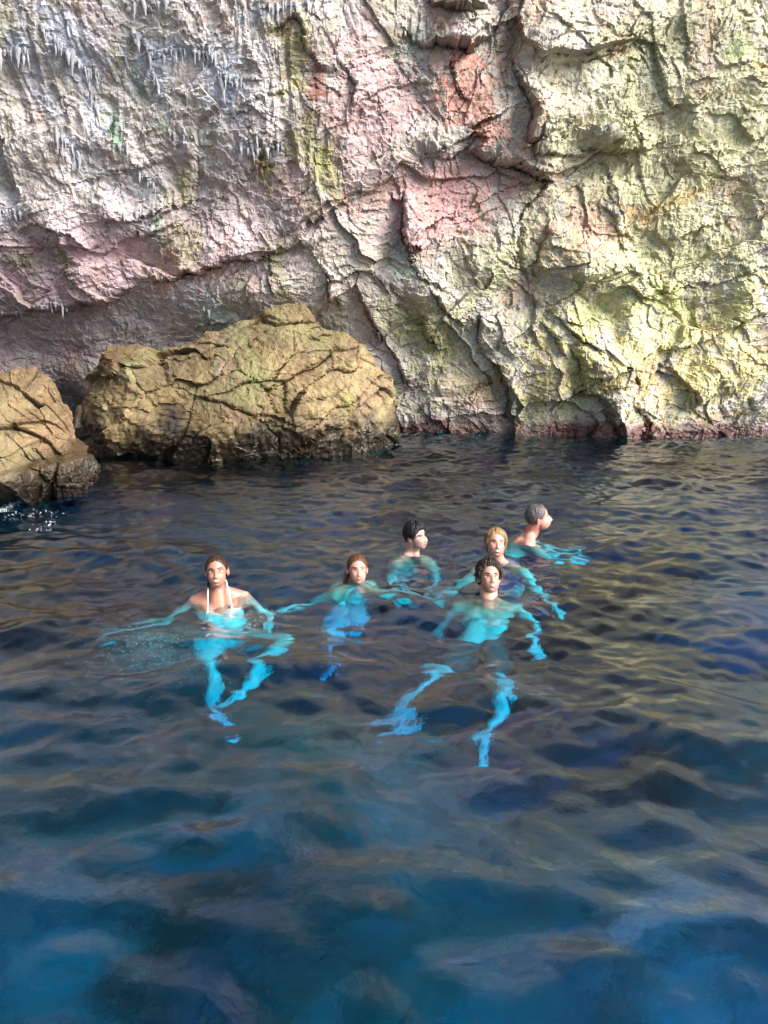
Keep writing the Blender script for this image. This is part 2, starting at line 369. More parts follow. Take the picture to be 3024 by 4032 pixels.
def left_f(u, v):
    y = 12 - 18 * u; z = -7 + 18 * v
    x = -8.6 - 2.2 * np.sin(np.pi * u) + 0.15 * np.clip(-z, 0, 9) + 0.5 * fbm2(y * 0.5, z * 0.5, 4, 13) + 0.3 * ridge2(y * 0.7, z * 0.7, 4, 18) + 0.02 * np.clip(z - 3, 0, 9) ** 2
    return np.stack([x, y, z], 1)
coarse('cave_side_wall', left_f, 160, 150, srgb(.55, .50, .46), M_ROOF)

# ------------------------------------------------------------------ boulders
def boulder(name, outline, centre, Y, depth, label, blobs, base, cracks, seed, dark_z, e1=2.4, e2=0.6, bright=0.70):
    c0 = at_y(*centre, Y)
    P = 0.95 * np.array([[at_y(px, py, Y).x - c0.x, at_y(px, py, Y).z - c0.z] for px, py in outline])
    ang = np.arctan2(P[:, 1], P[:, 0]); rad = np.hypot(P[:, 0], P[:, 1]); o_ = np.argsort(ang); ang, rad = ang[o_], rad[o_]
    ang = np.concatenate([ang - 2 * np.pi, ang, ang + 2 * np.pi]); rad = np.tile(rad, 3)
    nu = 270
    sheets = []
    for front, n in ((1, nu), (0, 110)):
        A_, B_ = [q.ravel() for q in np.meshgrid(np.linspace(-1, 1, n), np.linspace(-1, 1, n), indexing='ij')]
        rr = np.maximum(np.abs(A_), np.abs(B_)); PH = np.arctan2(B_, A_)
        Rr = np.interp(PH, ang, rad); rr = 1 - (1 - rr) ** 1.7
        dp = (1 - rr ** e1) ** e2 * depth * (-1 if front else 1)
        sheets.append((Rr * rr * np.cos(PH), dp, Rr * rr * np.sin(PH), grid_faces(n, n)[:, ::(1 if front else -1)]))
    n1 = len(sheets[0][0]); fbn = np.abs(np.concatenate([sheets[0][1], sheets[1][1]])) / depth
    lx, ly, lz = [np.concatenate([sheets[0][k], sheets[1][k]]) for k in range(3)]
    bfaces = np.concatenate([sheets[0][3], sheets[1][3] + n1])
    # faces lean back towards the top, as the photo's slab does
    fb = np.clip(-ly / depth * 3, 0, 1)
    ly = ly + 0.32 * np.clip(lz + 0.2, 0, 9) * (0.3 + 0.7 * fb)
    ly = ly + 0.45 * np.clip(-lz - 0.05, 0, 0.6) * fb                         # undercut by the sea
    x, y, z = lx + c0.x, ly + Y, lz + c0.z
    nx, ny, nz = lx / (np.abs(lx).max()), np.where(np.arange(len(lx)) < n1, -1, 1) * fbn, lz / (np.abs(lz).max())
    nl = np.sqrt(nx ** 2 + ny ** 2 + nz ** 2) + 1e-6
    u2, v2 = rot2(x * 1.0 + y * 0.35, z + y * 0.45, R(24))
    wv = 0.2 * fbm2(u2 * 1.2, v2 * 1.2, 3, seed)
    pl, e = facets((u2 + wv) * 1.1, (v2 + wv) * 1.9, seed + 1, 0.8, 0.35)
    d = 0.11 * pl - 0.03 * (1 - sst(0, 0.05, e))
    pl, e = facets((u2 + wv) * 4, (v2 - wv) * 5.5, seed + 2, 0.9); d = d + 0.020 * pl
    pl, e = facets(u2 * 12, v2 * 14, seed + 3, 1.0); d = d + 0.008 * pl
    d = d + 0.025 * ridge2(u2 * 2.2, v2 * 2.2, 5, seed + 4) * 0.6 + 0.012 * fbm2(x * 15 + y * 9, z * 15, 3, seed + 5)
    for pts, A, w, g, gw in cracks:
        Q = np.array([[at_y(*p, Y).x, at_y(*p, Y).z] for p in pts])
        qx = x + 0.05 * noise2(x * 4, z * 4, 3); qz = z + 0.05 * noise2(x * 4, z * 4, 4)
        best = np.full(len(x), 1e9); sd = np.zeros(len(x))
        for k in range(len(Q) - 1):
            a, b = Q[k], Q[k + 1]; s = b - a; L2 = s @ s
            t = np.clip(((qx - a[0]) * s[0] + (qz - a[1]) * s[1]) / L2, 0, 1)
            dd = np.hypot(qx - a[0] - t * s[0], qz - a[1] - t * s[1]); cr = ((qz - a[1]) * s[0] - (qx - a[0]) * s[1])
            m = dd < best; best = np.where(m, dd, best); sd = np.where(m, np.sign(cr) * dd, sd)
        d = d + fb * (np.where(sd > 0, 0.5 * A * np.exp(-np.clip(sd, 0, 9) / w), 0) - 0.5 * g * np.exp(-(sd / (0.6 * gw)) ** 2))
    x = x + d * nx / nl * 0.8; y = y + d * np.where(ny < 0, -1, 1) * np.abs(ny / nl) ** 0.4; z = z + d * nz / nl * 0.8
    to = lambda px, py: (at_y(px, py, Y).x, at_y(px, py, Y).z)
    col = blob_colour(x, z, base, blobs, to)
    wet = sst(dark_z, 0.22, z + 0.30 * fbm2(x * 1.7, z * 1.0, 4, seed + 9, .6))   # dark band above the water: weed, plus shade of the base painted in
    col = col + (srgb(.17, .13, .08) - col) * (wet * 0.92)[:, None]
    col = col * bright; m_ = col.mean(1, keepdims=True); col = m_ + (col - m_) * 0.85
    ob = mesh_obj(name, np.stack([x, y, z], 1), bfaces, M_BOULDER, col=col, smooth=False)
    tag(ob, label, 'rock')
    return ob
OCH = srgb(.54, .45, .29)
boulder('boulder', [(240,1900),(255,1720),(275,1600),(330,1500),(385,1440),(392,1365),(480,1350),(610,1392),(720,1350),(860,1290),(1010,1225),(1120,1185),(1205,1180),(1285,1280),(1380,1308),(1420,1340),(1490,1410),(1560,1500),(1585,1600),(1580,1740),(1570,1920),(900,2050)],
 (900, 1620), 10.25, 1.15, 'large ochre slab-sided boulder rising from the water against the cave wall',
 [(1250,1330,160,60,20,G(.60,.56,.36),.8),(1150,1420,120,70,10,G(.66,.50,.36),.7),(1400,1530,170,140,0,G(.72,.62,.42),.9),(1000,1450,180,100,-10,G(.58,.58,.36),.8),
  (470,1390,80,60,0,G(.48,.34,.24),.9),(570,1430,60,60,0,G(.56,.58,.38),.7),(620,1570,120,120,0,G(.66,.56,.38),.8),(480,1600,70,120,0,G(.68,.58,.40),.7),(800,1380,250,40,-28,G(.50,.42,.31),.8),
  (905,1430,14,60,0,G(.55,.52,.55),.8),(760,1610,16,60,0,G(.68,.62,.62),.7),(850,1600,160,80,0,G(.38,.30,.20),.7),(1380,1560,30,50,0,G(.62,.62,.30),.8),(1000,1640,250,60,0,G(.45,.37,.20),.7)],
 OCH, [([(940,1500),(1050,1470),(1140,1478),(1180,1580)],.10,.3,.07,.03),([(1150,1480),(1300,1390),(1420,1370)],.10,.3,.07,.03),([(1250,1620),(1400,1540),(1520,1440)],.06,.3,.05,.03),([(620,1420),(800,1400),(1010,1260)],.06,.2,.04,.03),([(850,1520),(1000,1560),(1150,1600)],.10,.2,.08,.04)], 300, 0.62)
boulder('shore_rock', [(-420,2100),(-400,1600),(-150,1480),(0,1455),(105,1425),(150,1440),(205,1520),(222,1600),(262,1690),(295,1775),(395,1790),(405,1850),(395,1900),(300,1970),(100,2060)],
 (40, 1790), 7.75, 1.0, 'brown jagged rock at the left edge with foam at its foot',
 [(60,1560,140,90,20,G(.66,.54,.36),.9),(200,1700,70,60,30,G(.68,.54,.36),.8),(120,1830,60,60,0,G(.55,.42,.28),.7),(60,1900,200,90,0,G(.28,.20,.13),.8),(340,1830,50,50,0,G(.45,.34,.22),.8)],
 srgb(.58, .47, .32), [([(0,1690),(100,1650),(190,1660),(260,1700)],.14,.25,.08,.04),([(190,1760),(260,1850),(330,1900)],.10,.2,.09,.04),([(40,1720),(120,1800),(150,1900)],.10,.25,.07,.04)], 340, 0.62, 1.5, 0.85, 0.62)

# ------------------------------------------------------------------ sea bed
u, v = [a.ravel() for a in np.meshgrid(np.linspace(-1, 1, 300), np.linspace(-1, 1, 300), indexing='ij')]
sx = np.sign(u) * (np.abs(u) ** 2.2) * 60 + u * 6; sy = np.sign(v) * (np.abs(v) ** 2.2) * 60 + v * 6 + 5
sz = -2.25 + 0.35 * fbm2(sx * 0.3, sy * 0.3, 4, 141) + 0.25 * ridge2(sx * 0.25, sy * 0.25, 3, 144) - 0.03 * np.clip(sy - 5, 0, 8)
scol = np.tile(np.array((.11, .39, .105)), (len(u), 1)); dk = sst(0.0, 0.5, fbm2(sx * 0.35, sy * 0.35, 4, 151))
scol = scol + (np.array((.03, .10, .022)) - scol) * (0.8 * dk)[:, None]
for px_, py_, rr_ in ((180, 3900, .42), (2700, 3850, .42)):       # patches coloured a lighter green, turquoise through the water
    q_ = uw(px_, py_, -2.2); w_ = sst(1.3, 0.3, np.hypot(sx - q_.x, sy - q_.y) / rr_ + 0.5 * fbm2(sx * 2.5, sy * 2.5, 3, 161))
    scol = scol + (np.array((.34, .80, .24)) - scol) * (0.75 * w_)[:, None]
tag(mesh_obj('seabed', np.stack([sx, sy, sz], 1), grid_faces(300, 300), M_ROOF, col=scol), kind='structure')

# ------------------------------------------------------------------ water: wind-ripple spectrum, real surface over a closed body
NF, TL = 1024, 15.0
kx = np.fft.fftfreq(NF, TL / NF) * 2 * np.pi
KX, KY = np.meshgrid(kx, kx, indexing='ij'); K = np.hypot(KX, KY) + 1e-9
def band(lam, width, amp, dirn, spread, seed):
    r = np.random.default_rng(seed); k0 = 2 * np.pi / lam
    S = np.exp(-(np.log(K / k0) / width) ** 2) / K
    cosd = (KX * math.cos(dirn) + KY * math.sin(dirn)) / K
    S *= (0.08 + np.abs(cosd) ** spread)
    f = np.fft.ifft2(S * (r.normal(size=S.shape) + 1j * r.normal(size=S.shape))).real
    return f / f.std() * amp
hgt = band(1.3, 0.40, 0.014, R(65), 2, 1) + band(0.58, 0.40, 0.0075, R(100), 2, 2) + band(0.29, 0.40, 0.0052, R(75), 1.5, 3)
chop = band(0.155, 0.38, 0.0036, R(85), 1, 4) + band(0.09, 0.3, 0.0013, R(80), 1, 5)
# crests a little sharper than troughs
hgt = hgt + 3.2 * (hgt ** 2 - (hgt ** 2).mean())
def bicubic(T, x, y):
    gx, gy = x / TL * NF, y / TL * NF
    ix, iy = np.floor(gx).astype(int), np.floor(gy).astype(int); fx, fy = gx - ix, gy - iy
    def w(t): return [(-t ** 3 + 2 * t ** 2 - t) / 2, (3 * t ** 3 - 5 * t ** 2 + 2) / 2, (-3 * t ** 3 + 4 * t ** 2 + t) / 2, (t ** 3 - t ** 2) / 2]
    wx, wy = w(fx), w(fy); s = 0
    for a in range(4):
        for b in range(4): s = s + wx[a] * wy[b] * T[(ix + a - 1) % NF, (iy + b - 1) % NF]
    return s
SWIM = [(-1.11, 4.95), (-.21, 5.32), (.24, 5.98), (.90, 5.72), (.72, 5.05), (1.22, 6.32)]
def water_h(x, y):
    rings = 0
    for i_, (cx, cy) in enumerate(SWIM):               # rings spreading from every swimmer
        r_ = np.hypot(x - cx, y - cy) + 0.05 * noise2(x * 3, y * 3, 300 + i_)
        rings = rings + 0.0085 * np.cos(r_ * (38 - 3 * i_) + i_) * np.exp(-r_ / 0.42) * (0.6 + 0.6 * noise2(x * 2.2, y * 2.2, 310 + i_))
    far = sst(2.2, 5.0, y)                          # breeze-chopped further in, smooth swell near the boat
    return rings + bicubic(hgt, x, y) * (1 - 0.25 * sst(7, 11, y)) + bicubic(chop, x, y) * (0.15 + 0.85 * far) * (0.55 + 0.45 * sst(-3, 1.5, x))
wxs = np.concatenate([-6.2 - np.linspace(1, 0, 40)[:-1] ** 2 * 60, np.linspace(-6.2, 6.2, 760), 6.2 + np.linspace(0, 1, 40)[1:] ** 2 * 60])
yd = []; y_ = 1.2
while y_ < 11.4: yd.append(y_); y_ += 0.009 + 0.0013 * y_
wys = np.concatenate([1.2 - np.linspace(1, 0, 40)[:-1] ** 2 * 60, np.array(yd), 11.4 + np.linspace(0, 1, 10)[1:] ** 2 * 8])
WX, WY = [a.ravel() for a in np.meshgrid(wxs, wys, indexing='ij')]
fade = sst(14, 7, np.abs(WX)) * sst(-6, 0.5, WY)
WZ = water_h(WX, WY) * fade
nx_, ny_ = len(wxs), len(wys)
wv = np.stack([WX, WY, WZ], 1)
wf = grid_faces(nx_, ny_)
ZB = -12.0
bi = [i * ny_ for i in range(nx_)] + [(nx_ - 1) * ny_ + j for j in range(1, ny_)] + [i * ny_ + ny_ - 1 for i in range(nx_ - 2, -1, -1)] + [j for j in range(ny_ - 2, 0, -1)]
low = wv[bi].copy(); low[:, 2] = ZB; n0 = len(wv); nb = len(bi)
wv = np.concatenate([wv, low, [[low[:, 0].mean(), low[:, 1].mean(), ZB]]])
side = [[bi[i], n0 + i, n0 + (i + 1) % nb, bi[(i + 1) % nb]] for i in range(nb)]
me = bpy.data.meshes.new('water')
wf = np.concatenate([wf, np.array(side)])[:, [0, 1, 2, 3]]
allf = wf
me.vertices.add(len(wv)); me.vertices.foreach_set('co', wv.astype(np.float32).ravel())
nq = len(allf); nt = nb
me.loops.add(nq * 4 + nt * 3)
li = np.concatenate([allf.ravel(), np.array([[n0 + i, n0 + nb, n0 + (i + 1) % nb] for i in range(nb)])[:, ::-1].ravel()]).astype(np.int32)
me.loops.foreach_set('vertex_index', li)
me.polygons.add(nq + nt)
me.polygons.foreach_set('loop_start', np.concatenate([np.arange(nq) * 4, nq * 4 + np.arange(nt) * 3]).astype(np.int32))
me.polygons.foreach_set('use_smooth', np.concatenate([np.ones(nq - nb, bool), np.zeros(nb + nt, bool)]))
me.update(calc_edges=True)
t = NT('sea_water')
rf = t.node('ShaderNodeBsdfGlass', IOR=1.333, Roughness=0.0); gl = t.node('ShaderNodeBsdfGlossy', Roughness=0.02)
lw_ = t.node('ShaderNodeLayerWeight', Blend=0.5); mx = t.node('ShaderNodeMixShader')
geo = t.node('ShaderNodeNewGeometry')
nz = t.node('ShaderNodeTexNoise', Scale=14.0, Detail=4.0, Roughness=0.55); t.link(geo.outputs['Position'], nz.inputs['Vector'])
bp = t.node('ShaderNodeBump', Strength=0.3, Distance=0.02); t.link(nz.outputs[0], bp.inputs['Height'])
for q in (rf, gl, lw_): t.link(bp.outputs[0], q.inputs['Normal'])
t.link(t.math('MULTIPLY', t.math('POWER', lw_.outputs['Facing'], 2.0), 0.64), mx.inputs[0]); t.link(rf.outputs[0], mx.inputs[1]); t.link(gl.outputs[0], mx.inputs[2])
t.link(mx.outputs[0], t.out.inputs['Surface'])
va = t.node('ShaderNodeVolumeAbsorption', Color=(0.0, 0.925, 0.985, 1), Density=6.0); t.link(va.outputs[0], t.out.inputs['Volume'])
me.materials.append(t.m)
water = bpy.data.objects.new('water', me); C.objects.link(water); tag(water, kind='structure')

# ------------------------------------------------------------------ stalactites: each a part of the wall
def stalactite_mesh(k):
    r = np.random.default_rng(500 + k); n, sg = 7, 7; vs = []
    bend = r.normal(0, 0.05, 2)
    for i in range(n):
        t_ = i / (n - 1); rad = (1 - t_) ** 0.8 * (1 + 0.25 * r.normal()) * 0.5 + 0.03
        for j in range(sg):
            an = j / sg * 2 * math.pi; q = rad * (1 + 0.15 * r.normal())
            vs.append((q * math.cos(an) + bend[0] * t_, q * math.sin(an) + bend[1] * t_, 0.3 - 1.3 * t_))
    fs = [[i * sg + j, (i + 1) * sg + j, (i + 1) * sg + (j + 1) % sg, i * sg + (j + 1) % sg] for i in range(n - 1) for j in range(sg)]
    me_ = bpy.data.meshes.new('stalactite'); me_.from_pydata(vs, [], fs)
    for p_ in me_.polygons: p_.use_smooth = True
    put_col(me_, np.tile(srgb(.66, .66, .68), (len(vs), 1)) * r.uniform(.75, 1.1)); me_.materials.append(M_WALL); return me_
SM = [stalactite_mesh(k) for k in range(6)]
ROWS = [([(0,215),(60,225),(140,215)],16,75), ([(165,110),(230,150),(260,200)],14,70), ([(270,200),(330,270),(380,290)],14,90), ([(500,20),(600,10),(660,5)],9,60), ([(530,140),(600,200),(650,215)],14,70),
 ([(650,200),(740,205),(830,200)],22,85), ([(590,260),(610,330)],6,120), ([(820,170),(860,260),(890,340)],14,80), ([(900,320),(960,340)],7,70), ([(1030,40),(1120,20),(1220,30)],14,85),
 ([(345,320),(365,420)],6,120), ([(255,540),(300,600),(330,640)],10,90), ([(500,590),(520,600)],4,55), ([(690,540),(770,560)],8,45), ([(930,590),(1000,600),(1080,590)],12,60), ([(560,700),(620,740)],8,70),
 ([(0,860),(60,840),(100,850)],9,55), ([(200,1195),(250,1200),(290,1210)],12,60), ([(20,1225),(110,1225)],6,40), ([(490,1170),(600,1120),(720,1080)],14,32), ([(780,1220),(860,1230)],8,40), ([(480,850),(580,840),(640,850)],10,35), ([(990,560),(1110,570)],8,45), ([(180,890),(330,960)],9,35)]
sp = []
for line, n, ln in ROWS:
    L_ = np.array(line, float)
    for i in range(n):
        t_ = (i + random.uniform(-.4, .4)) / max(1, n - 1) * (len(L_) - 1); t_ = min(max(t_, 0), len(L_) - 1.001); k = int(t_)
        p_ = L_[k] + (L_[k + 1] - L_[k]) * (t_ - k)
        sp.append((*wall_xz(p_[0] + random.uniform(-10, 10), p_[1] + random.uniform(-12, 12)), ln * random.choice((.18, .25, .35, .45, .8)) * random.uniform(.5, 0.95) / 285))
sp = np.array(sp); sY = wall_Y(sp[:, 0], sp[:, 1])
for (x_, z_, ln), y_ in zip(sp, sY):
    o = bpy.data.objects.new('stalactite', random.choice(SM)); C.objects.link(o); o.parent = wall
    w_ = random.uniform(.018, .085) * (0.7 + ln * 1.2)
    o.location = (x_, y_ - 0.01, z_); o.scale = (w_, w_, ln); o.rotation_euler = (R(random.uniform(2, 10)), R(random.uniform(-4, 4)), random.uniform(0, 6))

# ------------------------------------------------------------------ swimmers
def tubes(paths, sides=6):                          # paths: list of (points, radii) -> one mesh
    vs, fs = [], []
    for pts, rad in paths:
        pts = [Vector(p) for p in pts]; n = len(pts); b0 = len(vs)
        for i, p in enumerate(pts):
            tn = (pts[min(i + 1, n - 1)] - pts[max(i - 1, 0)]).normalized()
            a_ = tn.cross(Vector((0.31, 0.2, 0.93))).normalized(); b_ = tn.cross(a_)
            for j in range(sides):
                an = 2 * math.pi * j / sides; vs.append(p + (a_ * math.cos(an) + b_ * math.sin(an)) * rad[i])
        for i in range(n - 1):
            for j in range(sides):
                fs.append([b0 + i * sides + j, b0 + i * sides + (j + 1) % sides, b0 + (i + 1) * sides + (j + 1) % sides, b0 + (i + 1) * sides + j])
    return vs, fs
def capsule(p0, r0, p1, r1, sg=16):
    p0, p1 = Vector(p0), Vector(p1); ax = p1 - p0
    ax = ax.normalized() if ax.length > 1e-6 else Vector((0, 0, 1))
    a_ = ax.orthogonal().normalized(); b_ = ax.cross(a_); rows = []
    for i in range(1, 6):
        q = -math.pi / 2 + math.pi / 2 * i / 5; rows.append((p0 + ax * (r0 * math.sin(q)), r0 * math.cos(q)))
    for i in range(0, 5):
        q = math.pi / 2 * i / 5; rows.append((p1 + ax * (r1 * math.sin(q)), r1 * math.cos(q)))
    vs = [p0 - ax * r0] + [c + (a_ * math.cos(2 * math.pi * j / sg) + b_ * math.sin(2 * math.pi * j / sg)) * r_ for c, r_ in rows for j in range(sg)] + [p1 + ax * r1]
    fs = [[0, 1 + (j + 1) % sg, 1 + j] for j in range(sg)]
    for i in range(len(rows) - 1):
        for j in range(sg):
            fs.append([1 + i * sg + j, 1 + i * sg + (j + 1) % sg, 1 + (i + 1) * sg + (j + 1) % sg, 1 + (i + 1) * sg + j])
    e_ = len(vs) - 1; b0 = 1 + (len(rows) - 1) * sg
    fs += [[e_, b0 + j, b0 + (j + 1) % sg] for j in range(sg)]
    return vs, fs
def fuse(shapes, voxel, smooth=6):                  # capsules grown together into one skin
    vs, fs = [], []
    for v_, f_ in shapes:
        b0 = len(vs); vs += [tuple(q) for q in v_]; fs += [[i + b0 for i in f] for f in f_]
    me_ = bpy.data.meshes.new('t'); me_.from_pydata(vs, [], fs); ob = bpy.data.objects.new('t', me_); C.objects.link(ob)
    m = ob.modifiers.new('r', 'REMESH'); m.mode = 'VOXEL'; m.voxel_size = voxel
    m = ob.modifiers.new('s', 'SMOOTH'); m.factor = 0.5; m.iterations = smooth
    dg = bpy.context.evaluated_depsgraph_get(); dg.update()
    ev = bpy.data.meshes.new_from_object(ob.evaluated_get(dg))
    V_ = np.zeros(len(ev.vertices) * 3, np.float32); ev.vertices.foreach_get('co', V_)
    Q = [list(p.vertices) for p in ev.polygons]
    bpy.data.objects.remove(ob); bpy.data.meshes.remove(me_); bpy.data.meshes.remove(ev)
    return V_.reshape(-1, 3), Q
def ell(d, c, r):                                   # distance from the head centre to an ellipsoid along d
    c, r = np.array(c), np.array(r)
    A_ = ((d / r) ** 2).sum(1); B_ = -2 * (d * c / r ** 2).sum(1); C_ = (c ** 2 / r ** 2).sum() - 1
    return (-B_ + np.sqrt(np.maximum(B_ ** 2 - 4 * A_ * C_, 0))) / (2 * A_)
def gs(v, c, s): return np.exp(-((v - c) / s) ** 2)
def head_points(d, sp_):
    w = sp_.get('w', 1.0)
    a_ = ell(d, (0, .018, .026), (.076 * w, .094, .090)); b_ = ell(d, (0, -.027, -.040), (.066 * w * sp_.get('jaw', 1), .070, .071))
    k = 60; r_ = np.log(np.exp(k * a_ / .1) + np.exp(k * b_ / .1)) / k * .1
    P = d * r_[:, None]; x, z = P[:, 0], P[:, 2]; fr = sst(0.15, 0.55, -d[:, 1])
    nose = np.interp(z, [-.056, -.046, -.040, -.033, 0.0, .014, .03], [0, .006, .0175, .018, .008, .004, 0]); nw = np.interp(z, [-.05, -.035, 0, .02], [.014, .0105, .0075, .009])
    dy = nose * np.exp(-(x / nw) ** 2)
    dy += .006 * gs(np.abs(x), .012, .006) * gs(z, -.040, .006)
    dy += -.013 * gs(np.abs(x), .031, .016) * gs(z, .001, .011) + .0045 * gs(np.abs(x), .028, .020) * gs(z, .019, .007)
    dy += .006 * gs(np.abs(x), .042, .016) * gs(z, -.030, .018) + .006 * gs(x, 0, .022) * gs(z, -.100, .012) - .004 * gs(x, 0, .02) * gs(z, -.084, .006)
    curve = sp_.get('smile', 0) * (x / .025) ** 2 * .009
    dy += .0055 * gs(x, 0, .020) * (gs(z - curve, -.061, .005) + gs(z - curve, -.073, .006)) - .006 * gs(x, 0, .019) * gs(z - curve, -.0670, .0028)
    P[:, 1] -= dy * fr
    return P
def skin_col(P, sp_):
    x, y, z = P.T; fr = (y < -.03)
    c = np.tile(np.array(sp_['skin']), (len(P), 1))
    curve = sp_.get('smile', 0) * (x / .025) ** 2 * .009
    lip = fr * np.exp(-(x / .021) ** 6) * np.exp(-((z + .0672 - curve) / .0095) ** 4)
    c += (np.array((.26, .075, .065)) - c) * (lip * .8)[:, None]
    line = fr * np.exp(-(x / .021) ** 6) * np.exp(-((z + .0670 - curve) / .0025) ** 2); c += (np.array((.06, .02, .02)) - c) * (line * .8)[:, None]
    ck = fr * gs(np.abs(x), .04, .02) * gs(z, -.03, .018) + fr * gs(x, 0, .012) * gs(z, -.037, .012); c += (np.array((.60, .24, .18)) - c) * (ck * .3)[:, None]
    if sp_.get('stubble'):
        st = fr * sst(-.035, -.06, z) * (1 - lip); c += (np.array((.20, .13, .10)) - c) * (st * sp_['stubble'])[:, None]
    return c
def dirs(az, el): return np.stack([np.sin(az) * np.cos(el), -np.cos(az) * np.cos(el), np.sin(el)], -1)

def mat_simple(name, c, rough, noise=0.0, scale=40, sss=0.0, attr=False, stretch=None):
    t = NT(name); p = t.node('ShaderNodeBsdfPrincipled', Roughness=rough)
    geo = t.node('ShaderNodeTexCoord'); n_ = t.node('ShaderNodeTexNoise', Scale=scale, Detail=4.0)
    if stretch:
        mp = t.node('ShaderNodeMapping'); mp.inputs['Scale'].default_value = stretch; t.link(geo.outputs['Object'], mp.inputs[0]); t.link(mp.outputs[0], n_.inputs['Vector'])
    else: t.link(geo.outputs['Object'], n_.inputs['Vector'])
    if attr:
        at = t.node('ShaderNodeAttribute', attribute_name='Col'); src = at.outputs['Color']
    else:
        rg = t.node('ShaderNodeRGB'); rg.outputs[0].default_value = (*c, 1); src = rg.outputs[0]
    t.link(t.mul(src, t.ramp(n_.outputs[0], [(.3, 1 - noise), (.7, 1 + noise)])), p.inputs['Base Color'])
    if name.startswith('hair'): p.inputs['Specular IOR Level'].default_value = 0.28
    if sss: p.inputs['Subsurface Weight'].default_value = sss; p.inputs['Subsurface Radius'].default_value = (.012, .004, .002); p.inputs['Subsurface Scale'].default_value = 1.0
    b_ = t.node('ShaderNodeBump', Strength=.25, Distance=.004); t.link(n_.outputs[0], b_.inputs['Height']); t.link(b_.outputs[0], p.inputs['Normal'])
    t.link(p.outputs[0], t.out.inputs[0]); return t.m
M_SKIN = mat_simple('wet_skin', None, .44, .10, 30, 0.0, attr=True)
M_EYE = mat_simple('eye_white', (.75, .73, .70), .15); M_IRIS = mat_simple('iris_dark', (.03, .018, .012), .1); M_TEETH = mat_simple('tooth_enamel', (.62, .58, .52), .25)

def pyobj(name, vs, fs, mat, parent, off, smooth=True, extra=None):
    me_ = bpy.data.meshes.new(name); me_.from_pydata([tuple(Vector(q) - off) for q in vs], [], fs); me_.materials.append(mat)
    if extra:
        for m_ in extra[0]: me_.materials.append(m_)
        me_.polygons.foreach_set('material_index', extra[1])
    me_.polygons.foreach_set('use_smooth', np.full(len(fs), smooth)); me_.update()
    o = bpy.data.objects.new(name, me_); C.objects.link(o); o.parent = parent; return o

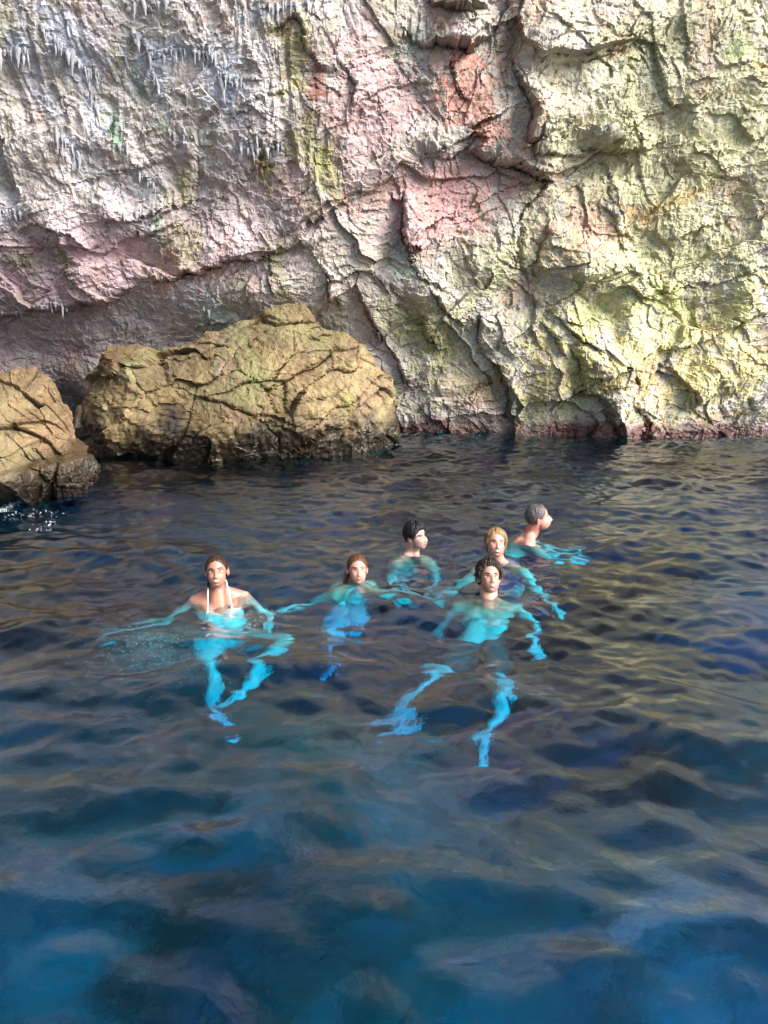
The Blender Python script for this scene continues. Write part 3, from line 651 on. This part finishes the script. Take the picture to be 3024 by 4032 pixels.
def person(sp_):
    J = {k: Vector(v) for k, v in sp_['joints'].items()}
    S = sp_.get('scale', 1.0); fem = sp_.get('fem', False)
    J['neck'] = J['head'] + (J['neck'] - J['head']).normalized() * sp_.get('necklen', .172)
    HM = Matrix.Translation(J['head']) @ Euler((0, 0, R(sp_['yaw']))).to_matrix().to_4x4() @ Euler((-R(sp_['pitch']), 0, 0)).to_matrix().to_4x4() @ Euler((0, R(sp_.get('roll', 0)), 0)).to_matrix().to_4x4() @ Matrix.Scale(S * sp_.get('hs', 1.0), 4)
    HMn = np.array(HM)
    def toW(P): P = np.asarray(P, float); return P @ HMn[:3, :3].T + HMn[:3, 3]
    up = (J['neck'] - J['pelvis']).normalized(); rt = (J['shr'] - J['shl']).normalized(); fwd = up.cross(rt).normalized() * -1   # chest direction
    if sp_.get('flip'): fwd = -fwd
    chest = J['neck'].lerp(J['pelvis'], .34); waist = J['neck'].lerp(J['pelvis'], .68)
    g = .92 if fem else 1.0
    B_ = []
    def cap(a, r0, b, r1): B_.append(capsule(a, r0 * g * S, b, r1 * g * S))
    skull = Vector(toW([[0, .028, -.035]])[0])
    cap(J['neck'] - up * .06, .07, chest + fwd * .01, .10)
    cap(J['neck'], .066 if not fem else .060, skull, .060 if not fem else .054)
    for sd in ('l', 'r'):
        sg = -1 if sd == 'l' else 1
        hip = J['pelvis'] + rt * (.085 * sg) - up * .03
        cap(J['neck'] - up * .015, .050, J['sh' + sd], .056); cap(J['sh' + sd] , .058, chest + rt * .07 * sg, .098)
        cap(chest + rt * .068 * sg, .102, waist + rt * .058 * sg, .088); cap(waist + rt * .058 * sg, .088, J['pelvis'] + rt * .07 * sg, .098)
        cap(J['sh' + sd], .054, J['el' + sd], .038); cap(J['el' + sd], .039, J['wr' + sd], .026)
        hd = (J['wr' + sd] - J['el' + sd]).normalized(); sdv = hd.cross(Vector((0, 0, 1))).normalized()
        palm = J['wr' + sd] + hd * .075
        for k in (-1, 0, 1): cap(J['wr' + sd] + sdv * .010 * k, .020, palm + sdv * .022 * k, .014)
        for k, ln in zip((-1.5, -.5, .5, 1.5), (.055, .075, .07, .05)):
            b0 = palm + sdv * .018 * k; cap(b0, .0105, b0 + (hd + sdv * .16 * k).normalized() * ln * .6, .0098); b1 = b0 + (hd + sdv * .16 * k).normalized() * ln * .6; cap(b1, .0098, b1 + (hd + sdv * .12 * k - Vector((0, 0, .5))).normalized() * ln * .5, .0085)
        th = J['wr' + sd] + hd * .03 + sdv * .024 * -sg; cap(th, .013, th + (hd * .7 - sdv * sg * .7) * .055, .0095)
        cap(hip, .090, J['kn' + sd], .054)
        md = J['kn' + sd].lerp(J['an' + sd], .32); bk = (J['kn' + sd] - hip).normalized() - (J['an' + sd] - J['kn' + sd]).normalized()
        cap(J['kn' + sd], .054, md, .056); cap(md, .056, J['an' + sd], .033)
        fd = (J['to' + sd] - J['an' + sd]); fl_ = fd.length; fd = fd.normalized(); fs_ = fd.cross(Vector((.2, .3, 1))).normalized()
        cap(J['an' + sd] - fd * .03, .034, J['to' + sd] - fd * .05 + fs_ * .012, .026); cap(J['an' + sd], .030, J['to' + sd] - fd * .05 - fs_ * .014, .022)
        for k in range(5): cap(J['to' + sd] - fd * .06 + fs_ * (.026 - .013 * k), .013, J['to' + sd] + fs_ * (.030 - .015 * k) - fd * (.006 * k), .0105 if k else .013)
    V_, Q = fuse(B_, .0098, 6)
    pale = sst(.24, .46, np.linalg.norm(V_ - np.array(J['head']), axis=1))[:, None]  # skin made paler away from the head, painting in the blue underwater glow
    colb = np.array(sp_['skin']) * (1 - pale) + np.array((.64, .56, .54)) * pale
    # head: dense towards the face
    na, ne = 110, 84
    azs = np.linspace(-1, 1, na); azs = np.pi * (0.55 * azs + 0.45 * azs ** 3); els = np.linspace(-np.pi / 2 * .995, np.pi / 2 * .995, ne)
    AZ, EL = [q.ravel() for q in np.meshgrid(azs, els, indexing='ij')]
    HP = head_points(dirs(AZ, EL), sp_); hf = grid_faces(na, ne)
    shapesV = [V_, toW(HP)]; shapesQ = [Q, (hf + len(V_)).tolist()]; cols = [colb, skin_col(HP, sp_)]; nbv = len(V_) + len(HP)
    for sg in (-1, 1):                               # ears: a rim round a hollow
        n_, m_ = 16, 10; ev = []
        for i in range(n_):
            a_ = 2 * math.pi * i / n_
            for j in range(m_):
                q = 2 * math.pi * j / m_; rr = 1 + .30 * math.cos(q)
                ev.append((sg * (.073 * sp_.get('w', 1) + .003 + .005 * math.sin(q) + .006 * math.sin(a_ ) * 0), .020 + .013 * rr * math.cos(a_) , -.008 + (.026 if math.sin(a_) > 0 else .022) * rr * math.sin(a_)))
        ev = np.array(ev); ef = [[i * m_ + j, ((i + 1) % n_) * m_ + j, ((i + 1) % n_) * m_ + (j + 1) % m_, i * m_ + (j + 1) % m_] for i in range(n_) for j in range(m_)]
        ev[:, 0] += sg * (ev[:, 1] - .015) * .35
        cv, cf = capsule((sg * .071, .018, -.022), .010, (sg * .073, .022, .006), .013, 8)
        for vv, ff in ((ev, ef), (np.array([tuple(q) for q in cv]), cf)):
            shapesV.append(toW(vv)); shapesQ.append([[i + nbv for i in f] for f in ff]); cols.append(np.tile(np.array(sp_['skin']) * np.array((1.0, .85, .82)), (len(vv), 1))); nbv += len(vv)
    off = J['pelvis'].copy(); off.z = 0
    AV = np.concatenate(shapesV) - np.array(off); AQ = [f for q in shapesQ for f in q]
    me_ = bpy.data.meshes.new('person'); me_.from_pydata(AV.tolist(), [], AQ); me_.polygons.foreach_set('use_smooth', np.ones(len(AQ), bool))
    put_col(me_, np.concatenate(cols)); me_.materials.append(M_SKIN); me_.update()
    po = bpy.data.objects.new('person', me_); C.objects.link(po); po.location = off
    tag(po, sp_['label'], 'person', 'swimmers in the cave')
    def surf(az, el, o_=0.0): d = dirs(np.array([az]), np.array([el])); p = head_points(d, sp_)[0]; return p + d[0] * o_
    # eyes, brows, teeth
    FR = HP[HP[:, 1] < -.02]
    def skin_y(x, z): k = np.argmin((FR[:, 0] - x) ** 2 + (FR[:, 2] - z) ** 2); return FR[k, 1]
    op = sp_.get('eye', 1.0)
    for sg in (-1, 1):
        y0 = skin_y(sg * .031, 0.001)
        vs, fs, mi = [], [], []
        for (cx, cy, cz), rr, mi_ in (((sg * .031, y0 + .0045, .001), (.0145, .0085, .0066 * op), 0), ((sg * .031 + sp_.get('gaze', 0), y0 - .0005, .001), (.0060, .0045, .0058 * op), 1)):
            b0 = len(vs); n_, m_ = 12, 8
            for i in range(m_ + 1):
                e_ = -math.pi / 2 + math.pi * i / m_
                for j in range(n_): q = 2 * math.pi * j / n_; vs.append((cx + rr[0] * math.cos(e_) * math.cos(q), cy + rr[1] * math.cos(e_) * math.sin(q), cz + rr[2] * math.sin(e_)))
            for i in range(m_):
                for j in range(n_): fs.append([b0 + i * n_ + j, b0 + i * n_ + (j + 1) % n_, b0 + (i + 1) * n_ + (j + 1) % n_, b0 + (i + 1) * n_ + j]); mi.append(mi_)
        eo = pyobj('eye', toW(vs), fs, M_EYE, po, off, True, ((M_IRIS,), mi))
        lash = [((sg * (.031 + dx), skin_y(sg * (.031 + dx), .008) - .001, .0075 * op - .002 * (dx / .015) ** 2 + .001), r_) for dx, r_ in ((-.015, .0008), (-.008, .0016), (0, .0019), (.008, .0018), (.017, .0009))]
        v_, f_ = tubes([(toW([p for p, _ in lash]), [r_ for _, r_ in lash])], 5); pyobj('eyelashes', v_, f_, sp_['brow'], po, off)
        br = [((sg * x_, skin_y(sg * x_, z_) - .0012, z_), r_ * sp_.get('browr', 1)) for x_, z_, r_ in ((.012, .0185, .0018), (.022, .0225, .0030), (.034, .0245, .0030), (.044, .0215, .0020), (.052, .0165, .0009))]
        v_, f_ = tubes([(toW([p for p, _ in br]), [r_ for _, r_ in br])], 6); pyobj('eyebrow', v_, f_, sp_['brow'], po, off)
    if sp_.get('teeth'):
        tw, th_ = sp_['teeth']; vs, fs = [], []
        nT = 8
        for i in range(nT + 1):
            x_ = (i / nT * 2 - 1) * tw; y_ = skin_y(x_, -.0615) - .0022 + .004 * abs(x_ / tw) ** 2; zc = -.0665 + sp_.get('smile', 0) * (x_ / .025) ** 2 * .009
            hh = th_ * (1 - .55 * abs(x_ / tw) ** 2)
            vs += [(x_, y_, zc + hh * .55), (x_, y_, zc - hh * .45), (x_, y_ + .006, zc + hh * .55), (x_, y_ + .006, zc - hh * .45)]
        for i in range(nT): b0 = i * 4; fs += [[b0, b0 + 1, b0 + 5, b0 + 4], [b0, b0 + 4, b0 + 6, b0 + 2], [b0 + 1, b0 + 3, b0 + 7, b0 + 5]]
        pyobj('teeth', toW(vs), fs, M_TEETH, po, off)
    # hair: a shaped cap plus locks
    hl = sp_['hairline']                              # (|azimuth| deg, elevation deg) of the hair edge
    na, ne = 150, 70
    AZ, EL = [q.ravel() for q in np.meshgrid(np.linspace(-np.pi, np.pi, na), np.linspace(R(-62), np.pi / 2 * .999, ne), indexing='ij')]
    edge = R(1) * np.interp(np.abs(np.degrees(AZ)), [p[0] for p in hl], [p[1] for p in hl]) + .05 * noise2(AZ * 9, EL * 0 + 3.3, sp_['seed'])
    d_ = dirs(AZ, EL); base = head_points(d_, sp_)
    grow = sst(-.02, .16, EL - edge)
    vol = sp_['vol'] * (1 + sp_.get('topvol', 0) * sst(.2, 1.2, EL) + sp_.get('wave', .25) * noise2(AZ * 3.2 + 7, EL * 3.2, sp_['seed'] + 1) + sp_.get('strand', .35) * noise2(AZ * sp_.get('sf', 14) + 1.5 * noise2(AZ * 2, EL * 4, 3), EL * 2.5, sp_['seed'] + 2))
    part = sp_.get('part')
    if part is not None: vol = vol * (1 - .6 * np.exp(-((np.sin(AZ) * np.cos(EL) - part) / .05) ** 2) * (np.cos(AZ) > -.2))
    hp = base + d_ * (grow * vol - .004 * (1 - grow))[:, None]
    fc = grid_faces(na, ne); keep = (EL - edge > -.06)[fc].any(1)
    pw = []
    lr = np.random.default_rng(sp_['seed'])
    for a0, e0, a1, e1, n_, o0, o1, rad in sp_.get('locks', []):
        for k in range(n_):
            f = (k + lr.uniform(-.4, .4)) / max(1, n_ - 1)
            aa, ee = a0[0] + (a0[1] - a0[0]) * f, e0 + lr.normal(0, 4); ab, eb = a1[0] + (a1[1] - a1[0]) * f + lr.normal(0, 6), e1 + lr.normal(0, 5)
            pts = [surf(R(aa + (ab - aa) * q), R(ee + (eb - ee) * q), o0 + (o1 - o0) * q + .004 * math.sin(q * 6 + k)) for q in np.linspace(0, 1, 7)]
            r_ = rad * lr.uniform(.7, 1.3); pw.append((toW(pts), [r_ * w_ * S for w_ in (.7, 1, 1.05, .95, .8, .5, .12)]))
    for pts, rads in sp_.get('tresses', []):
        for k in range(5):
            jit = lr.normal(0, rads[0] * .55, 3)
            pw.append((toW([np.array(p) + jit * (1 - .3 * i) for i, p in enumerate(pts)]), [r_ * lr.uniform(.6, .9) for r_ in rads]))
    used = np.unique(fc[keep]); remap = -np.ones(len(hp), int); remap[used] = np.arange(len(used))
    hv = toW(hp)[used].tolist(); hfaces = remap[fc[keep]].tolist()
    if pw:
        v_, f_ = tubes(pw, 6); b0 = len(hv); hv += [tuple(q) for q in v_]; hfaces += [[i + b0 for i in f] for f in f_]
    pyobj('hair', hv, hfaces, sp_['hair'], po, off)
    # clothing
    for kind, mat in sp_.get('wear', []):
        B2 = []
        def cp(a, r0, b, r1): B2.append(capsule(a, r0 * g * S, b, r1 * g * S))
        if kind == 'swim_shorts':
            for sd, sg in (('l', -1), ('r', 1)):
                hip = J['pelvis'] + rt * (.085 * sg) - up * .03
                cp(J['pelvis'] + rt * .07 * sg + up * .03, .116, hip, .122); cp(hip, .120, hip.lerp(J['kn' + sd], .46), .106)
        if kind in ('bikini_top', 'swim_top', 'swimsuit'):
            for sg in (-1, 1):
                top = chest + rt * .066 * sg + up * (-.015 if kind == 'bikini_top' else .08); lowp = chest.lerp(waist, .75 if kind == 'bikini_top' else 1.0) + rt * .060 * sg
                cp(top, .108, lowp, .106 if kind == 'bikini_top' else .096)
                if kind == 'swimsuit': cp(waist + rt * .058 * sg, .094, J['pelvis'] + rt * .07 * sg, .104)
                bp_ = chest + rt * .066 * sg + fwd * .062 - up * (.04 if kind == 'bikini_top' else .015); cp(bp_, .068, bp_ + fwd * .004, .064)
        v_, f_ = fuse(B2, .011, 5); pyobj(kind, v_, f_, mat, po, off)
        if kind == 'bikini_top':
            for sg in (-1, 1):
                a_ = chest + rt * .085 * sg + fwd * .115; n1 = J['neck'] + rt * .062 * sg + up * .045 + fwd * .02; m1 = a_.lerp(n1, .55) + fwd * .028 + up * .008
                n2 = J['neck'] + rt * .03 * sg + up * .06 - fwd * .06
                v_, f_ = tubes([([a_, a_.lerp(m1, .5) + fwd * .012, m1, n1, n2], [.005] * 5)], 6); pyobj('strap', v_, f_, mat, po, off)
    return po

H_BROWN = mat_simple('hair_brown_wet', (.026, .013, .007), .5, .5, 60); H_RED = mat_simple('hair_auburn_wet', (.075, .028, .012), .5, .5, 60)
H_BLACK = mat_simple('hair_black', (.006, .005, .005), .6, .4, 60); H_BLONDE = mat_simple('hair_blonde_wet', (.20, .125, .055), .5, .5, 60)
H_DARK = mat_simple('hair_dark_brown', (.016, .009, .006), .6, .5, 60); H_GREY = mat_simple('hair_grey_short', (.075, .064, .060), .5, .6, 90)
W_WHITE = mat_simple('white_swim_fabric', (.78, .78, .80), .6, .08, 50); W_DARK = mat_simple('dark_swim_fabric', (.085, .050, .060), .7, .2, 40)
W_PALE = mat_simple('pale_swim_fabric', (.55, .58, .66), .6, .1, 50); W_VIOLET = mat_simple('violet_swim_fabric', (.20, .20, .48), .6, .1, 50)
W_GREY = mat_simple('grey_swim_fabric', (.05, .05, .07), .7, .2, 40)
HL_BACK = [(0, 44), (25, 40), (48, 26), (70, 6), (85, -4), (105, -8), (125, -38), (180, -48)]
HL_SHORT = [(0, 38), (25, 38), (42, 26), (62, 14), (76, -12), (86, -8), (105, -2), (122, -30), (180, -38)]
HL_SWEPT = [(0, 48), (25, 47), (42, 34), (62, 16), (76, -12), (86, -8), (105, -2), (122, -30), (180, -38)]
HL_OLD = [(0, 60), (22, 56), (36, 42), (58, 24), (78, 2), (90, 0), (105, -2), (125, -30), (180, -36)]

# 1  the girl on the left, shoulders out of the water
person(dict(seed=1, fem=True, necklen=.150, skin=(.32, .15, .10), hair=H_BROWN, brow=H_DARK, yaw=8, pitch=20, roll=-3, w=.97, jaw=.95, smile=1.0, teeth=(.023, .0095), eye=.8, vol=.006, strand=.15, wave=.1, sf=34, part=.05,
 hairline=HL_BACK, tresses=[([(-.045, .070, -.03), (-.068, .050, -.08), (-.072, .032, -.13), (-.070, .025, -.17)], [.014, .013, .011, .006])],
 wear=[('bikini_top', W_WHITE)], label='person with brown slicked-back hair smiling, white halter straps over bare shoulders above the water',
 joints=dict(head=at_y(853, 2250, 5.00), neck=at_y(858, 2342, 5.07), shl=at_y(772, 2368, 5.04), shr=at_y(960, 2355, 5.12),
  ell=uw(640, 2455, -.36), wrl=uw(480, 2490, -.46), elr=uw(1065, 2420, -.25), wrr=uw(1040, 2480, -.40), pelvis=uw(880, 2520, -.46),
  knl=uw(842, 2655, -.42), anl=uw(850, 2775, -.72), tol=uw(905, 2880, -.80), knr=uw(1125, 2515, -.24), anr=uw(955, 2690, -.50), tor=uw(885, 2775, -.60))))
# 2  chin-deep in the middle
person(dict(seed=2, fem=True, skin=(.43, .225, .165), hair=H_RED, brow=H_RED, yaw=10, pitch=18, roll=2, w=.97, jaw=.92, smile=.6, eye=.5, vol=.006, strand=.15, wave=.1, sf=34, part=-.1, hs=.97,
 hairline=HL_BACK, tresses=[([(-.055, .060, -.02), (-.080, .050, -.07), (-.092, .045, -.12), (-.10, .045, -.16)], [.018, .016, .013, .008])],
 wear=[('swimsuit', W_PALE)], label='person with auburn wet hair in the middle, chin at the water, arms spread',
 joints=dict(head=at_y(1407, 2243, 5.30), neck=at_y(1400, 2335, 5.38), shl=uw(1325, 2340, -.15), shr=uw(1485, 2336, -.15),
  ell=uw(1235, 2356, -.30), wrl=uw(1150, 2378, -.30), elr=uw(1580, 2344, -.30), wrr=uw(1680, 2365, -.30), pelvis=uw(1365, 2425, -.62),
  knl=uw(1290, 2500, -.72), anl=uw(1305, 2575, -.98), tol=uw(1310, 2620, -1.0), knr=uw(1400, 2470, -.95), anr=uw(1440, 2480, -1.30), tor=uw(1455, 2490, -1.38))))
# 3  black-haired, looking right
person(dict(seed=3, skin=(.42, .25, .195), hair=H_BLACK, brow=H_BLACK, yaw=48, pitch=10, roll=0, w=.95, jaw=.95, smile=0, eye=.7, vol=.017, topvol=.3, strand=.5, sf=12, hs=.95, browr=1.2,
 hairline=HL_SHORT, locks=[((-45, 40), 72, (-45, 35), 47, 26, .013, .006, .0032), ((100, 178), 10, (100, 178), -36, 12, .012, .006, .004), ((-178, -100), 10, (-178, -100), -36, 12, .012, .006, .004), ((-80, -50), 50, (-84, -72), -8, 7, .015, .005, .006), ((65, 178), 60, (75, 178), 20, 26, .014, .015, .0038), ((-178, -65), 60, (-178, -75), 20, 26, .014, .015, .0038)],
 wear=[('swim_shorts', W_GREY)], label='person with short black hair and wet fringe, face turned right, neck-deep in water',
 joints=dict(head=at_y(1640, 2112, 5.95), neck=at_y(1612, 2195, 6.03), shl=uw(1562, 2220, -.10), shr=uw(1688, 2214, -.14),
  ell=uw(1530, 2262, -.36), wrl=uw(1560, 2320, -.50), elr=uw(1715, 2265, -.38), wrr=uw(1690, 2320, -.50), pelvis=uw(1590, 2285, -.62),
  knl=uw(1550, 2330, -.95), anl=uw(1530, 2330, -1.35), tol=uw(1540, 2350, -1.4), knr=uw(1640, 2330, -.95), anr=uw(1650, 2330, -1.35), tor=uw(1660, 2350, -1.4))))
# 4  blonde, behind the front man
person(dict(seed=4, fem=True, skin=(.43, .22, .165), hair=H_BLONDE, brow=H_BROWN, yaw=2, pitch=20, roll=3, w=1.0, jaw=.98, smile=1.0, teeth=(.023, .0095), eye=.5, vol=.011, strand=.25, wave=.15, sf=28, part=-.15,
 hairline=HL_BACK, locks=[((48, 95), 62, (72, 112), -48, 20, .009, .016, .0042), ((-95, -55), 60, (-118, -88), -46, 14, .008, .010, .0036), ((105, 178), 40, (105, 178), -58, 16, .009, .016, .0045), ((-178, -105), 40, (-178, -105), -58, 16, .009, .016, .0045)],
 wear=[('swim_top', W_VIOLET)], label='person with wet blonde shoulder-length hair grinning, just behind the dark-haired floating swimmer',
 joints=dict(head=at_y(1952, 2138, 5.70), neck=at_y(1962, 2236, 5.81), shl=uw(1872, 2246, -.11), shr=uw(2052, 2242, -.11),
  ell=uw(1795, 2305, -.34), wrl=uw(1730, 2350, -.36), elr=uw(2125, 2315, -.32), wrr=uw(2180, 2380, -.34), pelvis=uw(1985, 2320, -.60),
  knl=uw(1930, 2370, -.95), anl=uw(1930, 2370, -1.35), tol=uw(1930, 2390, -1.4), knr=uw(2060, 2380, -.85), anr=uw(2090, 2400, -1.2), tor=uw(2100, 2420, -1.25))))
# 5  floating on his back in front, dark shorts
person(dict(seed=5, necklen=.155, skin=(.38, .205, .145), hair=H_DARK, brow=H_DARK, yaw=6, pitch=30, roll=4, w=.94, jaw=.95, smile=.3, teeth=(.015, .006), eye=.85, stubble=.35, browr=1.4, vol=.020, topvol=.5, wave=.5, strand=.5, sf=9, hs=1.02,
 hairline=HL_SWEPT, locks=[((-50, 60), 72, (-58, 62), 54, 44, .024, .020, .0048), ((72, 178), 50, (78, 178), 5, 30, .018, .014, .0050), ((-178, -72), 50, (-178, -78), 5, 30, .018, .014, .0050), ((-100, -62), 35, (-95, -70), -6, 8, .018, .010, .008), ((62, 100), 35, (70, 95), -6, 8, .018, .010, .008)],
 wear=[('swim_shorts', W_DARK)], label='person with wavy dark brown hair floating in dark shorts, legs towards the viewer',
 joints=dict(head=at_y(1927, 2276, 5.06), neck=uw(1925, 2372, -.06), shl=uw(1812, 2400, -.17), shr=uw(2035, 2396, -.17),
  ell=uw(1745, 2450, -.38), wrl=uw(1730, 2500, -.56), elr=uw(2115, 2450, -.36), wrr=uw(2110, 2520, -.45), pelvis=uw(1888, 2530, -.47),
  knl=uw(1660, 2715, -.60), anl=uw(1560, 2860, -.84), tol=uw(1462, 2912, -.92), knr=uw(1972, 2735, -.56), anr=uw(1915, 2930, -.72), tor=uw(1900, 3040, -.70))))
# 6  grey-haired, swimming off to the right
person(dict(seed=6, skin=(.48, .22, .165), hair=H_GREY, brow=H_GREY, yaw=94, pitch=8, roll=0, w=1.0, jaw=1.05, smile=0, eye=.7, vol=.008, strand=.5, sf=22, hs=1.0,
 hairline=HL_OLD, wear=[('swim_shorts', W_GREY)], label='person with short grey hair in profile, bare back, swimming off to the right', flip=False,
 joints=dict(head=at_y(2122, 2038, 6.30), neck=at_y(2082, 2112, 6.36), shl=at_y(2052, 2150, 6.55), shr=at_y(2082, 2152, 6.12),
  ell=uw(2180, 2170, -.34), wrl=uw(2250, 2165, -.36), elr=uw(2175, 2195, -.34), wrr=uw(2245, 2195, -.36), pelvis=uw(1985, 2185, -.34),
  knl=uw(1890, 2180, -.55), anl=uw(1800, 2180, -.70), tol=uw(1760, 2180, -.75), knr=uw(1900, 2205, -.60), anr=uw(1830, 2210, -.85), tor=uw(1790, 2210, -.9))))

# ------------------------------------------------------------------ foam and bubbles
def bubbles(name, spots, label, mat):
    ico = [(0, 0, 1), (.894, 0, .447), (.276, .851, .447), (-.724, .526, .447), (-.724, -.526, .447), (.276, -.851, .447), (.724, .526, -.447), (-.276, .851, -.447), (-.894, 0, -.447), (-.276, -.851, -.447), (.724, -.526, -.447), (0, 0, -1)]
    icf = [(0,1,2),(0,2,3),(0,3,4),(0,4,5),(0,5,1),(1,6,2),(2,7,3),(3,8,4),(4,9,5),(5,10,1),(2,6,7),(3,7,8),(4,8,9),(5,9,10),(1,10,6),(6,11,7),(7,11,8),(8,11,9),(9,11,10),(10,11,6)]
    I = np.array(ico); n = len(spots); S_ = np.array([[*p, r] for p, r in spots])
    vs = (S_[:, None, :3] + I[None] * S_[:, 3][:, None, None]).reshape(-1, 3); fs = (np.array(icf)[None] + (np.arange(n) * 12)[:, None, None]).reshape(-1, 3)
    return tag(mesh_obj(name, vs, fs, mat), label, kind='stuff')
M_FOAM = mat_simple('white_foam', (.85, .87, .88), .5, .05, 80)
bs = []; br = np.random.default_rng(3)
for cx, cy, sx_, sy_, n, dz in ((640, 2500, 130, 30, 1100, .10), (560, 2570, 120, 45, 700, .22), (720, 2600, 90, 50, 400, .3), (930, 2450, 60, 25, 350, .06), (1010, 2420, 50, 14, 120, .03), (2110, 2270, 50, 30, 160, .04), (2150, 2330, 50, 35, 120, .05), (1700, 2290, 60, 25, 120, .05), (1000, 2450, 150, 20, 160, .05), (1560, 2310, 60, 20, 90, .05)):
    for k in range(int(n * (2.6 if n >= 400 else 1.4))):
        px, py = br.normal(cx, sx_), br.normal(cy, sy_); z_ = -abs(br.normal(0, dz)) - .004
        bs.append((tuple(uw(px, py, z_)), float(br.choice([.0009, .0014, .002, .0032], p=[.4, .35, .2, .05]))))
bubbles('bubbles', bs, 'cloud of small air bubbles kicked up under the surface', M_FOAM)
fm = []
FX = [((0, 2010), (90, 1960), 300), ((90, 1960), (150, 1915), 220), ((150, 1915), (280, 1925), 60), ((1300, 1752), (1570, 1742), 60), ((2600, 1722), (3020, 1726), 110), ((230, 2050), (130, 2090), 60), ((0, 2030), (300, 2010), 70)]
for a_, b_, n in FX:
    for k in range(n):
        f = br.random(); p = at_z(a_[0] + (b_[0] - a_[0]) * f + br.normal(0, 10), a_[1] + (b_[1] - a_[1]) * f + br.normal(0, 9), 0)
        p.z = float((water_h(np.array([p.x]), np.array([p.y])))[0]) + .002; fm.append((tuple(p), float(br.choice([.0012, .0022, .004], p=[.5, .35, .15]))))
bubbles('sea_foam', fm, 'thin white foam washing along the foot of the rocks', M_FOAM)
